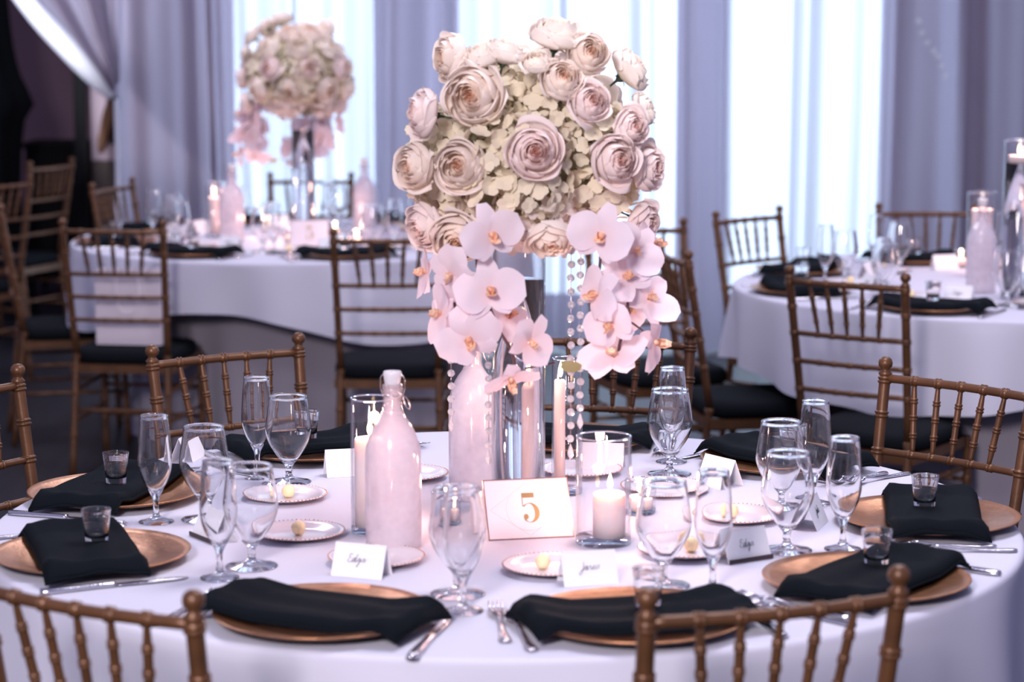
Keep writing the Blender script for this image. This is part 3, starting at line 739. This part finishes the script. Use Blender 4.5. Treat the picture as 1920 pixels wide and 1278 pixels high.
votive(ft_(1198, 962), 'small votive glass beyond the wide hurricane glass', 'lit votive candle beyond the wide hurricane glass', .6)

def five(s):
    """bold display numeral 5, height s"""
    fl_ = [(-.26, .50), (.22, .50), (.22, .34), (-.26, .34)]
    stem = [(-.26, .35), (-.235, .35), (-.235, .06), (-.26, .04)]
    def arc(cx_, cy, rx, ry, a0, a1, n): return [(cx_+rx*math.cos(D(a0+(a1-a0)*k/n)), cy+ry*math.sin(D(a0+(a1-a0)*k/n))) for k in range(n+1)]
    o = arc(.02, -.17, .36, .33, 138, -140, 26); i_ = arc(-.02, -.17, .22, .31, -140, 138, 26)
    ballp = arc(-.16, -.30, .095, .095, 0, 345, 18)
    return [[(x*s*.84, y*s) for x, y in q] for q in (fl_, stem, o+i_, ballp)]
def ribbon(outl):
    """fill of an arc outline made of an outer and an inner run"""
    h = len(outl)//2; o = outl[:h]; i_ = outl[h:][::-1]
    v = [(x, y, 0) for x, y in o]+[(x, y, 0) for x, y in i_]
    return v, [(k, k+1, h+k+1, h+k) for k in range(h-1)]
def number_card(loc, rz, lean, label, group=None, w=.148, h=.108):
    t = thing('table_number_card', label, 'sign', loc, rz, group)
    Mx = Matrix.Rotation(PI/2-lean, 4, 'X')         # card plane: local x, up (leaning back)
    put = lambda vf: xf(vf, Mx)
    obj('card_face', put(box(-w/2, w/2, 0, h, -.002, 0)), 'number_card', t, False)
    e = .0016
    fr_ = obj('copper_frame', put(join(box(-w/2-e, w/2+e, h, h+e, -.003, .0008), box(-w/2-e, w/2+e, -e*.0, e, -.003, .0008), box(-w/2-e, -w/2, 0, h, -.003, .0008), box(w/2, w/2+e, 0, h, -.003, .0008))), 'copper_rim', t, False)
    q = five(.054); mv = Matrix.Translation((0.002, h*.52, .0006))
    vf = join(prismz(q[0]), prismz(q[1]), ribbon(q[2]), prismz(q[3]))
    obj('numeral', put(xf(vf, mv)), 'gold_foil', t, False)
    ln = [tube([(.039*math.cos(k*PI/24), h*.5+.039*math.sin(k*PI/24), .0003) for k in range(49)], .00028, 4)]
    for a, b in (((-w/2+.006, h*.5), (0, h-.006)), ((0, h-.006), (w/2-.006, h*.5)), ((w/2-.006, h*.5), (0, .006)), ((0, .006), (-w/2+.006, h*.5))):
        ln.append(tube([(a[0], a[1], .0003), (b[0], b[1], .0003)], .00028, 4))
    obj('line_ornament', put(join(*ln)), 'pale_foil', t)
    Mb = Matrix.Translation((0, 2*h*math.sin(lean), 0)) @ Matrix.Rotation(PI/2+lean, 4, 'X')
    obj('back_leg', xf(box(-w/2, w/2, 0, h, -.0, .0015), Mb), 'number_card', t, False)
    return t
def prismz(o): return [(x, y, 0) for x, y in o], [tuple(range(len(o)))]
number_card(ft_(997, 1010), .215, D(30), 'blush tent card with copper edge and gold number 5')

# ------------------------------------------------------------------ vase and flowers
VX, VZ1 = .026, 1.262
va = thing('cylinder_vase', 'tall clear cylinder vase of water under the near flower arrangement', 'vase', (VX, .03, TZ+.0006))
VR, VH = .0465, VZ1-TZ
obj('glass_wall', lathe([(0, 0), (VR-.002, 0), (VR, .002), (VR, VH), (VR-.0012, VH+.001), (VR-.0025, VH), (VR-.0025, .012), (0, .012)], 48), 'thin_glass', va)
obj('water', lathe([(0, .0125), (VR-.0027, .0125), (VR-.0027, .43), (0, .43)], 48), 'water', va)

def rose_vf(seed):
    rnd = random.Random(seed); vfs = []
    # petals per ring, belly radius, rim height, foot height, rim radius / belly radius
    Ls = [(3, .09, .30, -.1, .75), (3, .17, .32, -.2, .8), (4, .27, .35, -.25, .8), (4, .40, .37, -.35, .78), (5, .56, .40, -.5, .74), (5, .74, .40, -.62, .74), (5, .92, .32, -.70, .84), (5, 1.05, .16, -.74, .96)]
    off = rnd.random()*6
    for li, (n, R, zt, z0, rim) in enumerate(Ls):
        off += .9
        for k in range(n):
            th = off+2*PI*k/n+rnd.uniform(-.2, .2); wid = (2*PI/n)*.80; rr = R*rnd.uniform(.93, 1.06); zz = zt*rnd.uniform(.82, 1.15)
            ph = rnd.random()*6; curl = rnd.uniform(.0, 1.0) if li < 6 else rnd.uniform(.3, 1.5); rm = rim*rnd.uniform(.88, 1.1)
            def fn(u, v, th=th, wid=wid, rr=rr, zz=zz, ph=ph, z0=z0, rm=rm, curl=curl, li=li):
                s = 2*u-1
                sh = math.sin(PI*(.10+.60*v))**.6
                a = th+s*wid*sh*(1-.22*v**5)
                if v < .55: q = .12+.88*math.sin(v/.55*PI/2)**.8
                else: q = 1-(1-rm)*((v-.55)/.45)**1.6
                r = rr*q*(1+.12*s*v)
                if li > 3: r += rr*.12*curl*(max(0, v-.86)/.14)**1.2
                r += .012*math.sin(3.5*s+ph)*v-.05*rr*s**4*v
                z = z0+(zz-z0)*v**1.1-(.10+.05*(li > 5))*s*s*v*v-(.16+.12*(li > 5))*abs(s)**5*v*v+.02*math.sin(5*s+ph)*v*v
                if li > 5: z -= .09*curl*(max(0, v-.86)/.14)**1.3
                return (r*math.cos(a), r*math.sin(a), z)
            vfs.append(grid(9, 11, fn))
    return join(*vfs)
def calyx_vf():
    vfs = [xf(lathe([(0, -1.15), (.05, -1.13), (.07, -.95), (.15, -.86), (.22, -.74), (.12, -.68), (0, -.68)], 10), Matrix())]
    for k in range(5):
        a = 2*PI*k/5
        def fn(u, v, a=a):
            s = (2*u-1)*.11*(1-v)**.8; r = .14+.42*v; z = -.78+.22*v-.30*v*v
            return (r*math.cos(a)-s*math.sin(a), r*math.sin(a)+s*math.cos(a), z)
        vfs.append(grid(3, 5, fn))
    vfs.append(tube([(0, 0, -1.1), (.02, 0, -1.9)], .045, 6))
    return join(*vfs)
RS = .0455
def scaled(vf, s): return [(x*s, y*s, z*s) for x, y, z in vf[0]], vf[1]
ROSE = [mesh('rose_petals', scaled(rose_vf(s), RS), m_) for s, m_ in ((1, 'rose_blush'), (2, 'rose_cream'), (3, 'rose_pink'), (4, 'rose_blush'))]
CALYX = mesh('calyx', scaled(calyx_vf(), RS), 'stem_green')
def petal_patch(L, Wd, cup, nu=4, nv=4, point=.0):
    def fn(u, v):
        s = 2*u-1; w = Wd*math.sin(PI*(.08+.80*v)**(.9))**.75
        return (s*w, v*L, cup*(v*v*L)+.25*cup*s*s*Wd)
    return grid(nu, nv, fn)
def hydrangea_vf(seed, n=44, R=.066):
    rnd = random.Random(seed); vfs = []
    for k in range(n):
        zc = 1-(k+.5)/n*1.45; a = k*2.39996; s = math.sqrt(max(0, 1-zc*zc))
        d = Vector((s*math.cos(a), s*math.sin(a), zc)).normalized(); pos = d*R*rnd.uniform(.86, 1.10)
        dd = (d+Vector((rnd.uniform(-.45, .45), rnd.uniform(-.45, .45), rnd.uniform(-.45, .45)))).normalized()
        q = dd.to_track_quat('Z', 'Y').to_matrix().to_4x4(); sp = rnd.random()*6; sc_ = rnd.uniform(.0145, .0195)
        for j in range(4):
            Mx = Matrix.Translation(pos) @ q @ Matrix.Rotation(sp+j*PI/2, 4, 'Z') @ Matrix.Rotation(rnd.uniform(-.15, .35), 4, 'X')
            vfs.append(xf(petal_patch(sc_, sc_*.56, rnd.uniform(-.2, .45)), Mx))
    return join(*vfs)
HYD = [mesh('hydrangea_florets', hydrangea_vf(s), m_) for s, m_ in ((1, 'hydrangea'), (2, 'hydrangea'), (3, 'hydrangea_pink'))]
def orchid_vf(seed):
    """moth orchid facing +z, dorsal sepal towards +y"""
    rnd = random.Random(seed); S = .043; vfs = []
    def pet(ang, L, Wd, cup, roll=0, lift=0):
        ph, b1 = rnd.random()*6, rnd.uniform(.5, 1.4)
        v, f = petal_patch(L*S, Wd*S, cup*b1, 9, 8)
        v = [(x, y, z+.05*S*math.sin(x/S*5+y/S*4+ph)*(y/S)+.10*S*b1*(x/(Wd*S))*math.sin(ph)*(y/S)) for x, y, z in v]
        vfs.append(xf((v, f), Matrix.Rotation(ang-PI/2, 4, 'Z') @ Matrix.Translation((0, .05*S, lift)) @ Matrix.Rotation(roll, 4, 'X')))
    pet(PI/2, 1.1, .40, -.3, .3)
    pet(D(228), .98, .38, -.2, .2); pet(D(312), .98, .38, -.2, .2)
    for a in (8, 172): pet(D(a+rnd.uniform(-8, 8)), 1.2, .74, rnd.uniform(-.5, .3), .2, .0015)
    return join(*vfs)
def lip_vf():
    S = .043; vfs = [xf(petal_patch(.34*S, .16*S, .9), Matrix.Translation((0, -.02*S, .08*S)) @ Matrix.Rotation(PI, 4, 'Z') @ Matrix.Rotation(.5, 4, 'X'))]
    for s in (-1, 1): vfs.append(xf(petal_patch(.26*S, .12*S, .6), Matrix.Translation((s*.04*S, 0, .06*S)) @ Matrix.Rotation(-s*1.9, 4, 'Z') @ Matrix.Rotation(.9, 4, 'X')))
    vfs.append(ball(.10*S, 8, 6, (0, .03*S, .10*S))); return join(*vfs)
def big(vf, k): return [(x*k, y*k, z*k) for x, y, z in vf[0]], vf[1]
ORC = [mesh('orchid_petals', orchid_vf(s), 'orchid') for s in (1, 2, 3)]; LIP = mesh('orchid_lip', big(lip_vf(), 1.3), 'orchid_lip')
def aim(o, d, roll=0):
    q = Vector(d).normalized().to_track_quat('Z', 'Y'); o.rotation_mode = 'QUATERNION'
    o.rotation_quaternion = q @ Matrix.Rotation(roll, 4, 'Z').to_quaternion()

ar = thing('flower_arrangement', 'round arrangement of blush roses, cream hydrangea and hanging orchids on the near vase', 'flowers', (VX, .03, VZ1))
O3 = Vector((VX, .03, VZ1)); BC = Vector((.034, .03, 1.405))       # centre of the ball
obj('foam_core', xf(ball(.128, 20, 14, (BC-O3)), Matrix()), 'foam', ar)
obj('foam_holder', lathe([(0, -.012), (VR-.004, -.012), (VR-.004, .06), (0, .06)], 24), 'foam', ar)
rnd = random.Random(7)
k = 0
for lat, n in ((78, 1), (48, 5), (14, 8), (-20, 8), (-50, 5)):
    for j in range(n):
        a = 2*PI*(j+.5*(k % 2))/n-PI/2+.2*rnd.uniform(-1, 1); la = D(lat+rnd.uniform(-6, 6))
        d = Vector((math.cos(la)*math.cos(a), math.cos(la)*math.sin(a), math.sin(la)))
        h = obj('hydrangea_head', HYD[2 if lat < -30 else k % 2], None, ar); h.location = BC-O3+Vector((d.x*.142, d.y*.142, d.z*.118)); aim(h, d, rnd.random()*6); k += 1
# roses: pixel, radius in px, facing override (x right, y away, z up), mesh
RO = [((1045, 56), 48, (.15, -.25, .95), 1), ((838, 108), 44, (-.85, -.45, .1), 0), ((905, 98), 38, (-.25, -.2, .9), 1), ((948, 92), 37, (.2, -.1, .95), 1),
      ((1106, 98), 38, (.25, -.9, .3), 0), ((1188, 126), 43, (.75, -.1, .6), 1), ((786, 212), 43, (-.92, -.35, .15), 2), ((884, 180), 54, (-.3, -.93, .1), 0),
      ((1056, 146), 38, (.2, -.85, .45), 0), ((1108, 190), 38, (.35, -.85, .3), 2), ((1212, 202), 32, (.85, -.2, .4), 1), ((1187, 238), 35, (.6, -.75, .2), 2),
      ((772, 312), 44, (-.72, -.68, 0), 3), ((860, 310), 46, (-.25, -.95, .1), 0), ((1003, 284), 48, (.05, -.98, .1), 2), ((1158, 300), 45, (.45, -.85, .1), 2),
      ((1222, 314), 42, (.85, -.5, 0), 2), ((856, 450), 48, (-.2, -.92, -.25), 3), ((792, 428), 44, (-.75, -.6, -.3), 2), ((1034, 452), 44, (.1, -.6, -.75), 3),
      ((1006, 112), 27, (-.1, -.6, .8), 1), ((1212, 418), 40, (.8, -.55, -.3), 2)]
for (px, r, d, mi) in RO:
    g = P(px[0], px[1], y=.03); dx, dz = g.x-BC.x, g.z-BC.z
    yy = -math.sqrt(max(.0, 1-(dx/.245)**2-(dz/.262)**2))*.215
    p = P(px[0], px[1], y=.03+yy); ss = r/1075/RS*1.0
    o = obj('rose', ROSE[mi], None, ar); o.location = p-O3; aim(o, d, r); o.scale = (ss, ss, ss)
    obj('calyx', CALYX, None, o)
for j in range(13):                                 # the far side of the ball
    a = D(20+j*11.5); la = D([-15, 35, 10, 60][j % 4]); d = Vector((math.cos(la)*math.cos(a), math.cos(la)*math.sin(a), math.sin(la)))
    o = obj('rose', ROSE[j % 4], None, ar); o.location = BC-O3+Vector((d.x*.205, d.y*.2, d.z*.2)); aim(o, d, j); o.scale = (.95,)*3
    obj('calyx', CALYX, None, o)
# orchids: pixel of the bloom's centre, depth, facing, roll, scale
OR = [((920, 440), -.19, (.35, -.9, -.1), .3, 1.1), ((848, 515), -.15, (-.6, -.7, -.25), 1.1, 1.05), ((918, 545), -.17, (.15, -.95, .15), .1, 1.2), ((828, 588), -.13, (-.85, -.45, .2), 1.4, 1.05),
      ((880, 635), -.16, (.0, -.95, -.25), .5, 1.15), ((992, 640), -.20, (.65, -.65, -.25), -.6, 1.0), ((956, 708), -.17, (.35, -.4, -.8), .5, 1.0), ((950, 590), -.10, (.5, -.8, .1), 2.2, .95),
      ((1128, 442), -.17, (-.2, -.95, .05), -.3, 1.15), ((1172, 520), -.13, (.3, -.8, .45), .6, 1.1), ((1120, 552), -.16, (-.75, -.6, .1), -.8, 1.0), ((1216, 560), -.10, (.5, -.7, .45), -.9, 1.15),
      ((1146, 606), -.16, (-.5, -.8, -.2), .4, 1.05), ((1226, 642), -.08, (.9, -.35, 0), 1.3, 1.05), ((1152, 668), -.13, (-.25, -.6, .75), .15, 1.25), ((1190, 470), -.12, (.45, -.85, .2), -.9, 1.05),
      ((1226, 458), -.02, (.85, -.25, .3), -.9, .95), ((800, 510), -.05, (-.9, -.3, .2), 1.3, .95), ((870, 575), -.12, (-.3, -.85, .3), 2.6, 1.0), ((1176, 575), -.10, (.2, -.85, -.3), 1.9, 1.0)]
OP = []
for (px, yy, d, roll, s) in OR:
    p = P(px[0], px[1], y=yy); o = obj('orchid_bloom', ORC[len(OP) % 3], None, ar); o.location = p-O3; aim(o, d, roll); o.scale = (s*.95,)*3; OP.append(p)
    obj('lip', LIP, None, o)
def stem(pts, r=.0028):
    obj('orchid_stem', tube(spline([tuple(P(a, b, y=c)-O3) for a, b, c in pts], 5), r, 7), 'stem_brown', ar)
stem([(880, 400, -.12), (866, 470, -.13), (852, 560, -.12), (868, 620, -.13)])
stem([(900, 430, -.10), (895, 500, -.13), (930, 605, -.15), (960, 660, -.15), (966, 700, -.145)])
stem([(1100, 388, -.15), (1122, 425, -.16), (1126, 480, -.15), (1118, 560, -.13)])
stem([(1170, 420, -.10), (1174, 540, -.12), (1178, 600, -.13), (1163, 640, -.13), (1160, 672, -.12)])
stem([(1178, 600, -.13), (1205, 620, -.10), (1222, 640, -.075)], .0018)
stem([(1172, 530, -.12), (1195, 535, -.10), (1214, 556, -.09)], .0018)
stem([(985, 690, -.13), (1010, 686, -.14), (1040, 680, -.14)], .0018)
lf = P(1052, 684, y=-.14)
o = obj('leaf', petal_patch(.034, .012, .3, 6, 6), 'leaf_olive', ar, loc=lf-O3); aim(o, (.1, -.8, .6), -1.9)
# crystal strands hang from the arrangement, each a thing of its own
ME['bead'] = mesh('bead', lathe([(0, -.0068), (.004, -.0056), (.0064, -.0024), (.0068, 0), (.0064, .0024), (.004, .0056), (0, .0068)], 8), 'crystal', False)
def strand(px, y0, y1, dep, label, step=.0235, drop=True):
    a, b = P(px, y0, y=dep), P(px, y1, y=dep); n = int((a.z-b.z)/step)
    t = thing('crystal_strand', label, 'bead strand', (a.x, a.y, a.z), 0, None)
    obj('thread', tube([(0, 0, max(.03, 1.30-a.z)), (0, 0, -(n-1)*step-.004)], .0006, 5), 'wire', t)
    for i in range(n): obj('bead', ME['bead'], None, t, loc=(.0006*math.sin(i*2.1), .0006*math.cos(i*3), -i*step), rot=(0, 0, i*.7))
    if drop: obj('drop', lathe([(0, -.03), (.005, -.022), (.0055, -.016), (.003, -.008), (0, 0)], 8), 'crystal', t, False, loc=(0, 0, -(n-1)*step-.008))
strand(1071, 470, 850, -.085, 'longest crystal bead strand hanging beside the clear vase')
strand(1089, 465, 800, -.05, 'crystal bead strand next to the longest strand, below orchids')
strand(916, 560, 870, -.03, 'crystal bead strand in front of the frosted bottle under orchids')
strand(845, 480, 800, .06, 'crystal bead strand hanging clear of the frosted bottle under orchids')

# ------------------------------------------------------------------ the two far tables
ORD = ['the', 'first', 'second', 'third', 'fourth', 'fifth', 'sixth', 'seventh']
def far_setting(c, a, i, tbl):
    ca, sa_ = math.cos(a), math.sin(a); rad = Vector((ca, sa_, 0)); tan = Vector((-sa_, ca, 0))
    c0 = Vector((c[0], c[1], TZ)); p = c0+rad*.74
    if tbl == TL: wh = "at the paper-bag chair's place" if i == 0 else "%s place counterclockwise from paper-bag chair" % ORD[i]
    else: wh = 'place nearest the number five table' if i == 0 else '%s place counterclockwise from that nearest number five table' % ORD[i]
    lb = lambda q: '%s on %s, %s' % (q, tbl, wh)
    charger(p+Vector((0, 0, .0005)), lb('gold charger'), 'chargers on the '+tbl)
    napkin(p+Vector((0, 0, .0045))+rad*.01, a+PI*1.5, i, lb('black napkin'), 'napkins on the '+tbl)
    one('shot_glass', 'shot', lb('shot glass'), 'glass', p+Vector((0, 0, .0265)), 0, 'shot glasses on the '+tbl)
    one('water_goblet', 'gob', lb('water goblet'), 'glass', c0+rad*.52+tan*.16+Vector((0, 0, .0006)), 0, 'goblets on the '+tbl)
    one('champagne_flute', 'flu', lb('slim flute'), 'glass', c0+rad*.56+tan*.235+Vector((0, 0, .0006)), 0, 'flutes on the '+tbl)
    b_ = c0+rad*.50-tan*.16+Vector((0, 0, .0006))
    bread(b_, lb('bread plate'), 'bread plates on the '+tbl)
    one('butter_ball', 'but', lb('butter ball'), 'butter', b_+Vector((0, 0, .0036)), 0, 'butter balls on the '+tbl)
    tent(c0+rad*.50+Vector((0, 0, .0006)), a+PI/2, i % 4, lb('place card'), 'place cards on the '+tbl)
    for k, o_ in enumerate((.192, .222)):
        fork(p-tan*o_+rad*(-.01+.03*k)+Vector((0, 0, .0006)), a+PI/2, lb(('inner fork', 'outer fork')[k]), 'forks on the '+tbl)
    knife(p+tan*.190+Vector((0, 0, .0006)), a+PI/2, lb('silver knife'), 'knives on the '+tbl)
TL, TR = 'far flower table', 'floating-candle table'
for i in range(8): far_setting(CL_, D(-118+45*i), i, TL)
for i in range(8): far_setting(CR_, D(-120+45*i), i, TR)
# far centrepiece
vb = dup(va, (CL_[0]+.005, CL_[1], TZ+.0006), 0, 'tall clear cylinder vase on the far flower table')
ab = dup(ar, (CL_[0]+.005, CL_[1], VZ1), D(196), 'far rose and orchid arrangement against the bright curtain')
def ftz(px, py): q = P(px, py, z=TZ); return (q.x, q.y, TZ+.0006)
bottle(ftz(436, 452), .4, 'frosted bottle with hanging clip beside goblets on the far flower table')
bottle(ftz(684, 436), 1.4, 'frosted bottle near the bright curtain on the far flower table')
l = ftz(415, 446); cylinder_glass((l[0]-.03, l[1]+.02, l[2]), .036, .22, 'hurricane glass beside the far flower table bottle'); candle((l[0]-.03, l[1]+.02, l[2]+.0125), .02, .15, 'pink lit candle beside bottle on the far flower table', 'wax_pink', .6)
number_card(ftz(578, 462), .0, D(28), 'blush number card beside candles on the far flower table')
for k, (px, py, nm) in enumerate(((545, 458, 'in front of the far number card'), (628, 446, 'beside the far number card'), (668, 462, 'beyond chair backing onto the far flower table'), (500, 446, 'between bottle and number card of the far table'))):
    votive(ftz(px, py), 'small votive glass '+nm, 'lit votive candle '+nm, .6)
# floating-candle cylinder and companions
l = ftz(1905, 560)
fc = cylinder_glass(l, .05, .50, 'very tall clear cylinder with a candle floating on its water', 'floating_candle_cylinder')
obj('water', lathe([(0, .0125), (.0465, .0125), (.0465, .43), (0, .43)], 40), 'water', fc)
candle((l[0]-.004, l[1], l[2]+.425), .032, .026, 'round pink candle floating high in the tall cylinder', 'wax_pink', .6)
l = ftz(1838, 548); bottle(l, .3, 'frosted bottle in front of hurricane on the floating-candle table')
l = ftz(1838, 520); cylinder_glass(l, .05, .29, 'hurricane glass behind bottle on the floating-candle table'); candle((l[0], l[1], l[2]+.0125), .035, .22, 'pink pillar candle behind bottle on the floating-candle table', 'wax_pink', .8)
votive(ftz(1801, 502), 'small amber votive glass beside bottle on the floating-candle table', 'lit votive candle beside bottle on the floating-candle table', .5)
votive(ftz(1885, 520), 'small votive glass beside the floating-candle cylinder', 'lit votive candle beside the floating-candle cylinder', .5)

# paper bag on chair seat
b0 = chA.location; rz = chA.rotation_euler[2]
bag = thing('paper_bag', 'white paper gift bag with cord handles standing on a chair seat', 'bag', (b0[0], b0[1], .4635), rz)
obj('bag_body', join(box(-.12, .12, -.10, -.02, 0, .001), box(-.12, .12, -.101, -.10, 0, .27), box(-.12, .12, -.02, -.019, 0, .27), box(-.121, -.12, -.10, -.02, 0, .27), box(.12, .121, -.10, -.02, 0, .27)), 'paper_bag', bag, False)
obj('handle', tube(spline([(-.04, -.104, .235), (-.042, -.107, .17), (-.02, -.107, .12), (.02, -.107, .12), (.042, -.107, .17), (.04, -.104, .235)], 6), .0025, 6), 'cord', bag)
obj('handle', tube(spline([(-.04, -.017, .235), (-.042, -.014, .17), (-.02, -.014, .12), (.02, -.014, .12), (.042, -.014, .17), (.04, -.017, .235)], 6), .0025, 6), 'cord', bag)
# crystal garland on the mauve curtain
ga = [P(a, b, y=YC-.16) for a, b in ((1722, 40), (1728, 62), (1738, 80), (1750, 96), (1757, 106), (1764, 124), (1772, 142))]
gd = thing('crystal_garland', 'short string of crystal beads against the mauve curtain', 'bead strand', tuple(ga[0]))
obj('thread', tube([tuple(P(1715, -160, y=YC-.16)-ga[0])]+[tuple(g-ga[0]) for g in ga], .001, 5), 'wire', gd)
for g in ga: obj('bead', ME['bead'], None, gd, loc=g-ga[0]).scale = (2.1,)*3
